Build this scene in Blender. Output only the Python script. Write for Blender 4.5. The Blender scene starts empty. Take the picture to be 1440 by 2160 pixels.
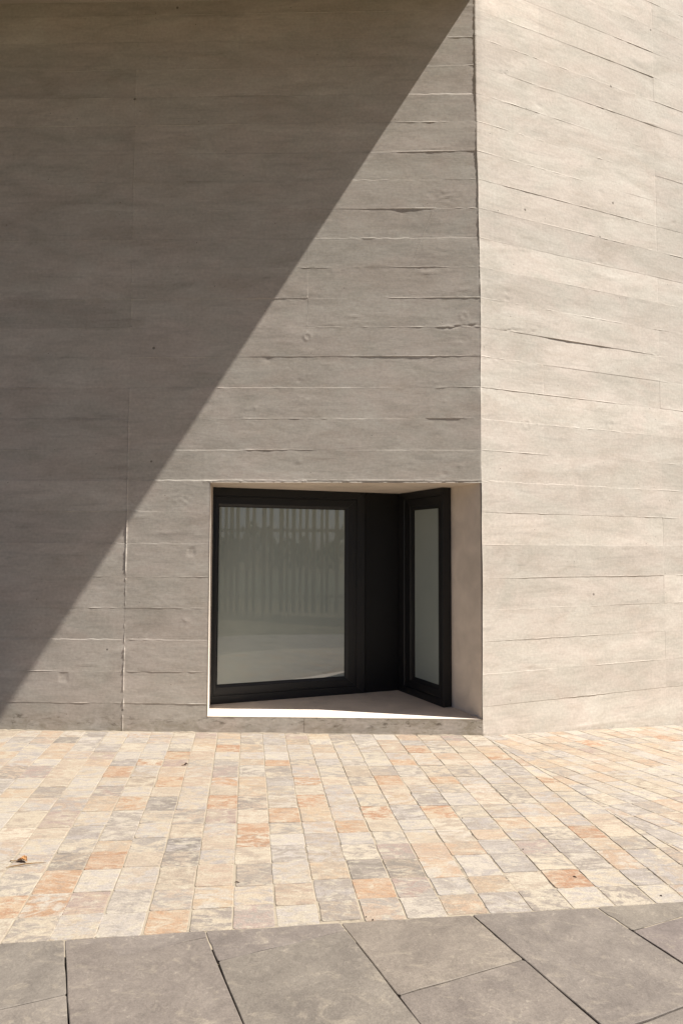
import bpy, math, random
import numpy as np
from mathutils import Matrix, Vector

sc = bpy.context.scene
R = math.radians
rng = np.random.default_rng(11)
random.seed(5)

# ------------------------------------------------------------------ camera, sky, sun, exposure
cam = bpy.data.cameras.new("camera")
cam.sensor_fit = 'HORIZONTAL'
cam.sensor_width = 24.0
cam.lens = 24.0
cam.clip_end = 3000
cam_o = bpy.data.objects.new("camera", cam)
sc.collection.objects.link(cam_o)
cam_o.matrix_world = (Matrix.Translation((0, 0, 1.6)) @ Matrix.Rotation(R(90 + 3.114), 4, 'X')
                      @ Matrix.Rotation(R(0.2257), 4, 'Z'))
sc.camera = cam_o

SUN = Vector((0.698, -0.159, 1.0)).normalized()          # towards the sun
world = bpy.data.worlds.new("World")
sc.world = world
world.use_nodes = True
wn = world.node_tree
wn.nodes.clear()
wo = wn.nodes.new('ShaderNodeOutputWorld')
wb = wn.nodes.new('ShaderNodeBackground')
ws = wn.nodes.new('ShaderNodeTexSky')
ws.sky_type = 'NISHITA'
ws.sun_disc = False
ws.sun_elevation = math.asin(SUN.z)
ws.sun_rotation = math.atan2(SUN.x, SUN.y)
ws.dust_density = 1.6
ws.ozone_density = 0.0
ws.air_density = 0.42
wb.inputs['Strength'].default_value = 0.05
wn.links.new(ws.outputs[0], wb.inputs['Color'])
wn.links.new(wb.outputs[0], wo.inputs['Surface'])

sun = bpy.data.lights.new("sun", 'SUN')
sun.energy = 5.0
sun.angle = R(0.5)
sun.color = (1.0, 0.965, 0.915)
sun_o = bpy.data.objects.new("sun", sun)
sc.collection.objects.link(sun_o)
sun_o.rotation_euler = SUN.to_track_quat('Z', 'Y').to_euler()
sun_o.location = (6, -4, 12)

sc.view_settings.view_transform = 'Standard'
sc.view_settings.look = 'None'
sc.view_settings.exposure = 1.0
sc.view_settings.gamma = 1.0

# ------------------------------------------------------------------ helpers
def obj(name, verts, faces, mat, parent=None, loc=(0, 0, 0), rotz=0.0, smooth=False, ploc=(0, 0, 0)):
    me = bpy.data.meshes.new(name)
    me.from_pydata([tuple(map(float, v)) for v in verts], [], faces)
    me.update()
    if mat:
        me.materials.append(mat)
    o = bpy.data.objects.new(name, me)
    sc.collection.objects.link(o)
    o.location = Vector(loc) - Vector(ploc)
    o.rotation_euler = (0, 0, rotz)
    if parent:
        o.parent = parent
    if smooth:
        me.polygons.foreach_set('use_smooth', np.ones(len(me.polygons), dtype=bool))
    return o

def empty(name, loc, label, cat, group=None):
    o = bpy.data.objects.new(name, None)
    sc.collection.objects.link(o)
    o.location = loc
    o['label'] = label
    o['category'] = cat
    if group:
        o['group'] = group
    return o

def box(x0, x1, y0, y1, z0, z1):
    v = [(x0, y0, z0), (x1, y0, z0), (x1, y1, z0), (x0, y1, z0), (x0, y0, z1), (x1, y0, z1), (x1, y1, z1), (x0, y1, z1)]
    f = [(3, 2, 1, 0), (4, 5, 6, 7), (0, 1, 5, 4), (1, 2, 6, 5), (2, 3, 7, 6), (3, 0, 4, 7)]
    return v, f

def join(parts):
    V, F = [], []
    for v, f in parts:
        k = len(V)
        V += list(v)
        F += [tuple(i + k for i in q) for q in f]
    return V, F

def prism(poly, z0, z1):
    n = len(poly)
    a = sum(poly[i][0] * poly[(i + 1) % n][1] - poly[(i + 1) % n][0] * poly[i][1] for i in range(n))
    if a < 0:
        poly = poly[::-1]
    v = [(p[0], p[1], z0) for p in poly] + [(p[0], p[1], z1) for p in poly]
    f = [tuple(range(n))[::-1], tuple(range(n, 2 * n))]
    for i in range(n):
        j = (i + 1) % n
        f.append((i, j, n + j, n + i))
    return v, f

_grid = {}
def vnoise(x, y, seed, sx=1.0, sy=1.0, octv=1):
    """smooth value noise, -1..1"""
    x = np.asarray(x, float) / sx
    y = np.asarray(y, float) / sy
    tot, amp, s = 0, 1.0, 0.0
    for o in range(octv):
        if seed + 97 * o not in _grid:
            _grid[seed + 97 * o] = np.random.default_rng(seed + 97 * o).uniform(-1, 1, (256, 256))
        g = _grid[seed + 97 * o]
        xi, yi = np.floor(x).astype(int), np.floor(y).astype(int)
        fx, fy = x - xi, y - yi
        fx, fy = fx * fx * (3 - 2 * fx), fy * fy * (3 - 2 * fy)
        a, b = g[xi % 256, yi % 256], g[(xi + 1) % 256, yi % 256]
        c, d = g[xi % 256, (yi + 1) % 256], g[(xi + 1) % 256, (yi + 1) % 256]
        tot = tot + amp * ((a * (1 - fx) + b * fx) * (1 - fy) + (c * (1 - fx) + d * fx) * fy)
        s += amp
        amp *= 0.5
        x, y = x * 2 + 13.7, y * 2 + 7.3
    return tot / s

# ------------------------------------------------------------------ node materials
def material(name):
    m = bpy.data.materials.new(name)
    m.use_nodes = True
    nt = m.node_tree
    return m, nt, nt.nodes['Principled BSDF']

class NB:
    """tiny node builder"""
    def __init__(self, nt):
        self.nt = nt
    def n(self, t, **kw):
        x = self.nt.nodes.new('ShaderNode' + t)
        for k, v in kw.items():
            setattr(x, k, v)
        return x
    def l(self, a, b):
        self.nt.links.new(a, b)
    def coord(self, scale=(1, 1, 1), loc=(0, 0, 0)):
        c = self.n('TexCoord')
        mp = self.n('Mapping')
        mp.inputs['Scale'].default_value = scale
        mp.inputs['Location'].default_value = loc
        self.l(c.outputs['Object'], mp.inputs['Vector'])
        return mp.outputs[0]
    def noise(self, vec, scale, detail=4, rough=0.55, dist=0.0, w=None):
        x = self.n('TexNoise')
        if w is not None:
            x.noise_dimensions = '4D'
            self.l(w, x.inputs['W'])
        x.inputs['Scale'].default_value = scale
        x.inputs['Detail'].default_value = detail
        x.inputs['Roughness'].default_value = rough
        x.inputs['Distortion'].default_value = dist
        if vec is not None:
            self.l(vec, x.inputs['Vector'])
        return x.outputs['Fac']
    def ramp(self, fac, stops):
        x = self.n('ValToRGB')
        e = x.color_ramp.elements
        while len(e) < len(stops):
            e.new(0.5)
        for i, (p, c) in enumerate(stops):
            e[i].position = p
            e[i].color = (c, c, c, 1) if isinstance(c, (int, float)) else (*c, 1)
        self.l(fac, x.inputs['Fac'])
        return x.outputs['Color']
    def mix(self, fac, a, b, mode='MIX'):
        x = self.n('MixRGB', blend_type=mode)
        for i, v in ((0, fac), (1, a), (2, b)):
            if isinstance(v, (int, float)):
                x.inputs[i].default_value = v if i == 0 else (v, v, v, 1)
            elif isinstance(v, tuple):
                x.inputs[i].default_value = (*v, 1)
            else:
                self.l(v, x.inputs[i])
        return x.outputs[0]
    def math(self, op, a, b=None):
        x = self.n('Math', operation=op)
        for i, v in ((0, a), (1, b)):
            if v is None:
                continue
            if isinstance(v, (int, float)):
                x.inputs[i].default_value = v
            else:
                self.l(v, x.inputs[i])
        return x.outputs[0]
    def attr(self, name):
        x = self.n('Attribute')
        x.attribute_name = name
        return x
    def bump(self, h, strength, dist, normal=None):
        x = self.n('Bump')
        x.inputs['Strength'].default_value = strength
        x.inputs['Distance'].default_value = dist
        self.l(h, x.inputs['Height'])
        if normal is not None:
            self.l(normal, x.inputs['Normal'])
        return x.outputs[0]

def concrete_material(name, base, dirt=False):
    m, nt, b = material(name)
    k = NB(nt)
    c1 = k.coord((1, 1, 3.2))
    c2 = k.coord((1, 1, 9.0), (3, 1, 2))
    c3 = k.coord((1, 1, 1))
    big = k.noise(c1, 1.3, 8, 0.66, 0.9)
    streak = k.noise(c2, 1.8, 7, 0.65, 0.4)
    fine = k.noise(c3, 38, 5, 0.6)
    lo = (base[0] * 0.86, base[1] * 0.85, base[2] * 0.83)
    hi = tuple(min(1, x * 1.10) for x in base)
    col = k.mix(k.ramp(big, [(0.33, 0.0), (0.68, 1.0)]), lo, hi)
    # darker streaks left by the boards' grain
    col = k.mix(k.math('MULTIPLY', k.ramp(streak, [(0.55, 0.0), (0.72, 1.0)]), 0.40), col, tuple(x * 0.60 for x in base))
    warm = k.noise(k.coord((1, 1, 2.6), (4, 9, 3)), 2.1, 7, 0.68, 1.0)
    col = k.mix(k.math('MULTIPLY', k.ramp(warm, [(0.52, 0.0), (0.68, 1.0)]), 0.30), col, (base[0] * 0.78, base[1] * 0.72, base[2] * 0.66))
    # pale lime bloom
    bloom = k.noise(k.coord((1, 1, 1.6), (7, 2, 5)), 2.6, 5, 0.6, 1.0)
    col = k.mix(k.math('MULTIPLY', k.ramp(bloom, [(0.56, 0.0), (0.74, 1.0)]), 0.35), col, tuple(min(1, x * 1.22) for x in base))
    gr2 = k.noise(k.coord((1, 1, 8.0), (2, 5, 1)), 9.0, 8, 0.72, 0.5)
    col = k.mix(0.11, col, k.ramp(gr2, [(0.32, 0.22), (0.68, 0.76)]), 'OVERLAY')
    hue = k.noise(k.coord((1, 1, 2.0), (11, 3, 8)), 1.7, 4, 0.6, 0.8)
    col = k.mix(0.5, col, k.mix(k.ramp(hue, [(0.4, 0.0), (0.6, 1.0)]), (1.03, 0.99, 0.985), (0.975, 1.005, 1.0)), 'MULTIPLY')
    col = k.mix(0.16, col, k.ramp(fine, [(0.3, 0.15), (0.7, 0.75)]), 'OVERLAY')
    tone = k.attr('tone')
    col = k.mix(1.0, col, tone.outputs['Color'], 'MULTIPLY')
    # air holes: sparse dark pores
    v = k.n('TexVoronoi')
    v.inputs['Scale'].default_value = 5.5
    k.l(c3, v.inputs['Vector'])
    sep = k.n('SeparateColor')
    k.l(v.outputs['Color'], sep.inputs[0])
    pick = k.math('GREATER_THAN', sep.outputs[0], 0.72)
    rad = k.math('ADD', k.math('MULTIPLY', sep.outputs[1], 0.055), 0.012)
    hole = k.math('MULTIPLY', k.math('LESS_THAN', v.outputs['Distance'], rad), pick)
    v2 = k.n('TexVoronoi')
    v2.inputs['Scale'].default_value = 24
    k.l(c3, v2.inputs['Vector'])
    sep2 = k.n('SeparateColor')
    k.l(v2.outputs['Color'], sep2.inputs[0])
    hole2 = k.math('MULTIPLY', k.math('LESS_THAN', v2.outputs['Distance'], k.math('MULTIPLY', sep2.outputs[1], 0.11)),
                   k.math('GREATER_THAN', sep2.outputs[0], 0.93))
    holes = k.math('MAXIMUM', hole, hole2)
    col = k.mix(k.math('MULTIPLY', holes, 0.62), col, (0.06, 0.05, 0.04))
    if dirt:
        # splash stains along the foot of the wall
        s = k.n('SeparateXYZ')
        k.l(c3, s.inputs[0])
        foot = k.attr('foot')
        zrel = foot.outputs['Fac']
        n1 = k.noise(k.coord((1, 1, 2.2), (1, 0, 4)), 5.0, 7, 0.7, 0.8)
        n2 = k.noise(k.coord((1, 1, 3.0), (9, 0, 4)), 9.0, 6, 0.7, 0.5)
        band = k.ramp(zrel, [(0.0, 0.75), (0.30, 0.65), (0.5, 0.30), (0.8, 0.0)])
        m1 = k.math('MULTIPLY', k.ramp(n1, [(0.42, 0.0), (0.62, 1.0)]), band)
        far = k.noise(k.coord((1, 1, 1), (2.4, 0, 0)), 0.75, 2, 0.5)
        m1 = k.math('MULTIPLY', m1, k.ramp(far, [(0.34, 0.35), (0.60, 1.0)]))
        col = k.mix(k.math('MULTIPLY', m1, 0.85), col, (0.20, 0.165, 0.105))
        core = k.ramp(zrel, [(0.08, 0.0), (0.22, 1.0), (0.42, 0.9), (0.55, 0.0)])
        m2 = k.math('MULTIPLY', k.math('MULTIPLY', k.ramp(n2, [(0.54, 0.0), (0.66, 1.0)]), core), k.ramp(far, [(0.36, 0.35), (0.58, 1.0)]))
        col = k.mix(k.math('MULTIPLY', m2, 0.9), col, (0.085, 0.065, 0.045))
    k.l(col, b.inputs['Base Color'])
    b.inputs['Roughness'].default_value = 0.9
    b.inputs['Specular IOR Level'].default_value = 0.2
    grain = k.noise(k.coord((1, 1, 7)), 14, 6, 0.62, 0.3)
    h = k.math('ADD', k.math('MULTIPLY', grain, 0.7), k.math('MULTIPLY', fine, 0.3))
    h = k.math('SUBTRACT', h, k.math('MULTIPLY', holes, 2.0))
    k.l(k.bump(h, 0.6, 0.0017), b.inputs['Normal'])
    return m

CON = (0.530, 0.480, 0.417)
M_wall = concrete_material('board_marked_concrete', CON, True)

def plain(name, col, rough=0.6, spec=0.5, var=0.08, scale=8.0, bump=0.0, bscale=120.0):
    m, nt, b = material(name)
    k = NB(nt)
    n = k.noise(k.coord(), scale, 5, 0.6, 0.4)
    c = k.mix(k.ramp(n, [(0.3, 0.0), (0.7, 1.0)]), tuple(x * (1 - var) for x in col), tuple(min(1, x * (1 + var)) for x in col))
    k.l(c, b.inputs['Base Color'])
    b.inputs['Roughness'].default_value = rough
    b.inputs['Specular IOR Level'].default_value = spec
    if bump:
        k.l(k.bump(k.noise(k.coord(), bscale, 4, 0.6), bump, 0.002), b.inputs['Normal'])
    return m

M_reveal = plain('smooth_plaster', (0.69, 0.605, 0.515), 0.85, 0.2, 0.12, 3.5, 0.15, 60)
M_soffit = plain('smooth_concrete', (0.50, 0.44, 0.37), 0.9, 0.2, 0.08, 2.0, 0.2, 40)
M_metal = plain('anthracite_powder_coat', (0.0125, 0.0128, 0.0135), 0.42, 0.4, 0.12, 3.0, 0.06, 900)
M_panel = plain('black_panel', (0.009, 0.009, 0.009), 0.5, 0.3, 0.15, 2.0)

m, nt, b = material('frosted_glass')
k = NB(nt)
n = k.noise(k.coord((1, 1, 0.7)), 2.2, 4, 0.55, 0.5)
k.l(k.mix(n, (0.265, 0.305, 0.28), (0.335, 0.37, 0.345)), b.inputs['Base Color'])
b.inputs['Roughness'].default_value = 0.5
b.inputs['Specular IOR Level'].default_value = 0.0
b.inputs['Coat Weight'].default_value = 1.0
b.inputs['Coat Roughness'].default_value = 0.012
b.inputs['Coat IOR'].default_value = 1.9
wob = k.bump(k.noise(k.coord((1, 1, 0.6)), 2.0, 1, 0.5), 0.02, 0.01)
k.l(wob, b.inputs['Coat Normal'])
M_glass = m

# stone setts: colour comes per stone, patches and veins from noise
m, nt, b = material('quartzite_setts')
k = NB(nt)
a = k.attr('stone')
a2 = k.attr('stone_vein')
w = k.math('MULTIPLY', k.attr('stone_seed').outputs['Fac'], 50.0)
v0 = k.coord((1, 1.9, 1))
patch = k.noise(v0, 5.0, 9, 0.68, 2.2, w)
cloud = k.noise(k.coord((1, 2.4, 1), (4, 4, 0)), 9.0, 8, 0.72, 1.2, w)
vein = k.noise(k.coord((1, 2.6, 1)), 18, 8, 0.75, 2.4, w)
speck = k.noise(k.coord(), 95, 6, 0.75, 0.4)
col = k.mix(k.ramp(patch, [(0.45, 0.0), (0.56, 1.0)]), a.outputs['Color'], a2.outputs['Color'])
col = k.mix(k.math('MULTIPLY', k.ramp(cloud, [(0.51, 0.0), (0.60, 1.0)]), 0.75), col, (0.345, 0.305, 0.238))
col = k.mix(k.math('MULTIPLY', k.ramp(cloud, [(0.38, 1.0), (0.46, 0.0)]), 0.42), col, (0.185, 0.163, 0.137))
col = k.mix(k.math('MULTIPLY', k.ramp(vein, [(0.33, 1.0), (0.42, 0.0)]), 0.40), col, (0.14, 0.12, 0.098))
col = k.mix(0.34, col, k.ramp(speck, [(0.3, 0.18), (0.7, 0.85)]), 'OVERLAY')
k.l(col, b.inputs['Base Color'])
b.inputs['Roughness'].default_value = 0.85
b.inputs['Specular IOR Level'].default_value = 0.25
hh = k.math('ADD', k.math('MULTIPLY', vein, 0.8), k.math('MULTIPLY', speck, 0.5))
k.l(k.bump(hh, 0.7, 0.005), b.inputs['Normal'])
M_sett = m

M_mortar = plain('sandy_mortar', (0.30, 0.25, 0.18), 0.95, 0.1, 0.25, 9.0, 0.6, 90)
m, nt, b = material('sandy_mortar_gaps')
k = NB(nt)
n = k.noise(k.coord(), 6.0, 6, 0.65, 0.6)
n2 = k.noise(k.coord(), 28.0, 5, 0.7, 0.6)
gap = k.math('MULTIPLY', k.ramp(n, [(0.50, 0.0), (0.62, 1.0)]), k.ramp(n2, [(0.44, 0.0), (0.56, 1.0)]))
sx_ = k.n('SeparateXYZ')
k.l(k.coord(), sx_.inputs[0])
gap = k.math('MULTIPLY', gap, k.ramp(k.math('ADD', k.math('MULTIPLY', sx_.outputs[0], 0.3), 0.5), [(0.15, 0.15), (0.7, 1.0)]))
k.l(k.mix(gap, (0.28, 0.235, 0.175), (0.035, 0.026, 0.018)), b.inputs['Base Color'])
b.inputs['Roughness'].default_value = 0.95
k.l(k.bump(n2, 0.5, 0.004), b.inputs['Normal'])
M_mortar = m

m, nt, b = material('grey_slate_slabs')
k = NB(nt)
a = k.attr('stone')
w = k.math('MULTIPLY', k.attr('stone_seed').outputs['Fac'], 50.0)
n1 = k.noise(k.coord(), 3.2, 7, 0.6, 1.2, w)
n2 = k.noise(k.coord((1, 1.7, 1)), 6.0, 8, 0.68, 2.0, w)
n3 = k.noise(k.coord(), 120, 5, 0.65)
col = k.mix(k.ramp(n1, [(0.34, 0.0), (0.66, 1.0)]), (0.122, 0.103, 0.089), (0.178, 0.152, 0.129))
col = k.mix(1.0, col, a.outputs['Color'], 'MULTIPLY')
col = k.mix(k.math('MULTIPLY', k.ramp(n2, [(0.54, 0.0), (0.70, 1.0)]), 0.6), col, (0.26, 0.222, 0.172))
n4 = k.noise(k.coord((1, 1, 1), (5, 2, 0)), 22, 8, 0.74, 1.6, w)
col = k.mix(0.45, col, k.ramp(n4, [(0.3, 0.30), (0.7, 0.70)]), 'OVERLAY')
n5 = k.noise(k.coord((1, 1, 1), (1, 7, 0)), 42, 5, 0.6, 0.8, w)
smear = k.math('MULTIPLY', k.ramp(n5, [(0.60, 0.0), (0.68, 1.0)]), k.ramp(n1, [(0.45, 0.15), (0.6, 1.0)]))
col = k.mix(k.math('MULTIPLY', smear, 0.45), col, (0.33, 0.29, 0.235))
col = k.mix(0.25, col, k.ramp(n3, [(0.3, 0.2), (0.7, 0.8)]), 'OVERLAY')
k.l(col, b.inputs['Base Color'])
b.inputs['Roughness'].default_value = 0.72
b.inputs['Specular IOR Level'].default_value = 0.3
k.l(k.bump(k.math('ADD', k.math('MULTIPLY', n2, 1.0), k.math('ADD', k.math('MULTIPLY', n4, 0.6), k.math('MULTIPLY', n3, 0.25))), 0.6, 0.006), b.inputs['Normal'])
M_slab = m

m, nt, b = material('jointing_earth')
k = NB(nt)
n = k.noise(k.coord(), 7.0, 6, 0.7, 0.6)
k.l(k.mix(k.ramp(n, [(0.50, 0.0), (0.58, 1.0)]), (0.030, 0.022, 0.014), (0.24, 0.195, 0.12)), b.inputs['Base Color'])
b.inputs['Roughness'].default_value = 1.0
M_earth = m
M_lawn = plain('dry_grass_ground', (0.080, 0.066, 0.040), 1.0, 0.1, 0.4, 3.0, 0.6, 40)
M_gravel = plain('pale_gravel', (0.065, 0.068, 0.045), 1.0, 0.1, 0.2, 6.0, 0.5, 60)
M_wood = plain('weathered_timber', (0.26, 0.22, 0.15), 0.85, 0.2, 0.2, 6.0, 0.2, 50)
M_leafdry = plain('dry_leaf', (0.34, 0.175, 0.07), 0.7, 0.3, 0.35, 40.0, 0.4, 150)
M_twig = plain('dry_stalk', (0.19, 0.115, 0.05), 0.8, 0.2, 0.35, 60.0)
M_seed = plain('dark_husk', (0.045, 0.025, 0.016), 0.7, 0.3, 0.4, 90.0, 0.4, 200)
M_leafgreen = plain('hedge_leaves', (0.055, 0.085, 0.030), 0.6, 0.3, 0.5, 2.0)
M_trunk = plain('bark', (0.10, 0.075, 0.05), 0.9, 0.1, 0.3, 20.0)

# ------------------------------------------------------------------ plan of the building
C = np.array([1.224, 5.975, 0.0])       # foot of the corner between the two walls
YL, YR = R(-1.493), R(23.778)
uL, nL = np.array([math.cos(YL), math.sin(YL)]), np.array([-math.sin(YL), math.cos(YL)])
uR, nR = np.array([math.cos(YR), math.sin(YR)]), np.array([-math.sin(YR), math.cos(YR)])
def wl(u, d):                           # left-wall plan coordinates -> world
    return C[:2] + uL * u + nL * d

# ground: level in front of the left wall, falling away right of a valley line that starts at the corner
S0 = np.array([1.221, 5.96])
SD = np.array([math.sin(R(-14.5)), math.cos(R(-14.5))])
SN = np.array([SD[1], -SD[0]])
def gz(x, y):
    d = (np.asarray(x) - S0[0]) * SN[0] + (np.asarray(y) - S0[1]) * SN[1]
    return -0.059 * np.clip(d, 0, 4.0)

ZJ = [0.245, 0.52, 0.80, 1.075, 1.35, 1.645, 1.93, 2.207, 2.48, 2.76, 3.04, 3.32, 3.585, 3.85, 4.13, 4.398, 4.67, 4.936,
      5.20, 5.475, 5.737, 6.004, 6.27, 6.53, 6.80, 7.07, 7.34, 7.61, 7.88, 8.15, 8.42]

# step between the boards along each joint in mm: + upper board proud (throws a shadow), - lower board proud (catches light)
LEFT_STEPS = {
 6.27: [(-1, .5), (0, 1)], 6.004: [(-5, .3), (-.6, -1.5), (-.1, -2.4), (0, 0)], 5.737: [(-3, .8), (-.6, -.8), (0, -1.2)],
 5.475: [(-4, .6), (-.9, -1.4), (0, -1.2)],
 5.20: [(-3, .4), (-1, -.5), (-.5, .4), (-.36, 3.6), (0, 4.2)], 4.936: [(-1.2, -1), (-.6, -1), (-.3, .4), (0, .6)],
 4.67: [(-2, 0), (-1.3, 1), (-1.15, 2.5), (-.95, 4.6), (-.7, 4.2), (-.52, 1), (-.4, -.5), (0, -.6)],
 4.398: [(-2, .2), (-1.4, -.4), (-.7, -1.5), (-.2, -.6), (0, -.3)],
 4.13: [(-2, 0), (-1.6, .6), (-1.3, -1.0), (-.85, -.9), (-.5, 1.8), (-.3, -.8), (0, -.6)],
 3.85: [(-4, .8), (-1.85, 1.8), (-1.54, 1.8), (-1.53, -.5), (-.6, -.4), (-.3, 1.4), (0, .8)],
 3.585: [(-2, 0), (-1, .5), (-.5, .3), (0, 1)],
 3.32: [(-2.2, -1), (-1.8, .8), (-1.54, 1.0), (-1.5, -.4), (-1.15, .4), (-.95, 3.2), (-.6, 2.0), (-.4, 0), (0, 0)],
 3.04: [(-2, .2), (-1.5, .9), (-1.2, 0), (-.9, 1.6), (-.6, 3.2), (-.1, 2.0), (0, .5)],
 2.76: [(-2.6, -1.2), (-1.2, -1.3), (-.5, -1.2), (-.42, 1.8), (-.2, 1.5), (-.12, -1), (0, -1)],
 2.48: [(-3.2, -1.2), (-2.1, -1.4), (-1.95, 1.2), (-1.6, 2.2), (-1.45, 1.4), (-1.3, -1), (0, -1.4)],
 2.207: [(-3.1, -1), (-2.9, -2.6), (-2.4, -2.6), (-2.3, 0), (0, 0)],
 1.93: [(-3.1, 0), (-3, -.9), (-2.4, -.9)], 1.645: [(-4, -.4), (-3, -1.0), (-2.4, -.8)], 1.35: [(-3.2, 0), (-2.9, .7), (-2.4, .6)],
 1.075: [(-4, -.3), (-3.2, -.6), (-3, .3), (-2.65, .2), (-2.6, -1.6), (-2.4, -1.2)],
 0.80: [(-4, -1.6), (-3.4, -1.5), (-3.1, -.4), (-2.4, -.8)], 0.52: [(-5, -1.6), (-3.13, -2), (-3.1, .4), (-2.4, .7)],
 0.245: [(-4.3, 1.8), (-3.6, 1.6), (-3.2, .4), (-2.4, .2)]}
RIGHT_STEPS = {
 6.80: [(0, 0), (1, 1.5), (2.18, 3), (2.2, 1), (4, 2)], 6.53: [(0, -1), (.9, .5), (1.2, 2), (2.18, 3.5), (2.2, 1.5), (4, 2)],
 6.27: [(0, .4), (.4, 1.4), (1.2, .4), (2.2, 0), (2.21, 2.4), (3, 2)], 6.004: [(0, -.6), (.4, .8), (1.1, .3), (1.4, 2.5), (2.18, 4.5), (2.3, 3), (4, 1)],
 5.737: [(0, .6), (.3, 2), (.8, .8), (2, .4), (2.2, .3), (4, 1)], 5.475: [(0, -.5), (1, .2), (2.2, -.5), (2.21, 3), (3, 2.5)],
 5.20: [(0, -.6), (.5, -.6), (1.5, .6), (1.7, 2.6), (2.18, 2.6), (2.3, 2.5), (4, 1)],
 4.936: [(0, 1), (.2, 2.6), (.6, 3.6), (1.0, 2.6), (1.1, .3), (1.25, 2.6), (1.7, 2.8), (2.0, .6), (2.2, .4), (4, 1)],
 4.67: [(0, .4), (.2, 1.2), (.4, -.4), (1.2, -.5), (2.18, .6), (2.2, 1.5), (4, 1)],
 4.398: [(0, -.5), (.4, .5), (.8, 1.8), (1.4, 1.6), (2.1, 2.4), (2.5, 2), (4, 1)],
 4.13: [(0, -.6), (.2, -1.6), (.7, -1.4), (1, .8), (1.6, -.3), (2.1, -.6), (4, 1)],
 3.85: [(0, -.2), (.25, 2.2), (.6, 1.2), (.9, .4), (1.5, .5), (1.8, 2.6), (2.2, 2.6), (2.5, 1), (4, 1)],
 3.585: [(0, .3), (.35, 1), (.45, 4), (1.0, 6.5), (1.5, 5), (1.85, 3.2), (2.0, .8), (4, 1)],
 3.32: [(0, -.3), (.5, -.4), (.9, 1), (2.0, 1.4), (2.2, 1), (2.4, -1), (4, 0)],
 3.04: [(0, 2), (.5, 1.6), (1.2, 2.0), (1.7, 1.6), (2.18, 1.2), (2.3, .6), (4, 1)],
 2.76: [(0, -1), (.6, -.8), (1.0, 1.2), (2.18, 1.6), (2.2, .4), (4, .5)], 2.48: [(0, -.6), (.8, -.5), (2.0, .8), (4, .5)],
 2.207: [(0, -1), (.4, -1.8), (1.4, -1.4), (2.0, -.3), (4, .5)], 1.93: [(0, .3), (.15, 2.2), (.9, 2.2), (1.7, 2.0), (2.0, .4), (4, .5)],
 1.645: [(0, .2), (.3, 1.4), (1.0, 1), (1.3, -.3), (2.18, .2), (2.2, 2.0), (4, 1)],
 1.35: [(0, -.4), (.4, .3), (.6, 3), (1.2, 5), (2.0, 6.5), (2.18, 6.5), (2.19, 0), (4, 0)],
 1.075: [(0, -.5), (.5, -1.6), (1.2, -.4), (1.6, 2.2), (2.1, 2.2), (2.2, 0), (4, .5)],
 0.80: [(0, .3), (.3, 2), (.8, 1.4), (1.3, -1), (2.0, -1), (2.18, -.8), (4, 0)],
 0.52: [(0, .2), (.6, .4), (.9, 2.6), (1.6, 2.6), (2.18, 2.2), (2.25, 3), (4, 1)],
 0.245: [(0, .3), (.3, 2.2), (1.2, 3.2), (2.0, 2.6), (2.2, 1), (4, .5)]}

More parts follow.
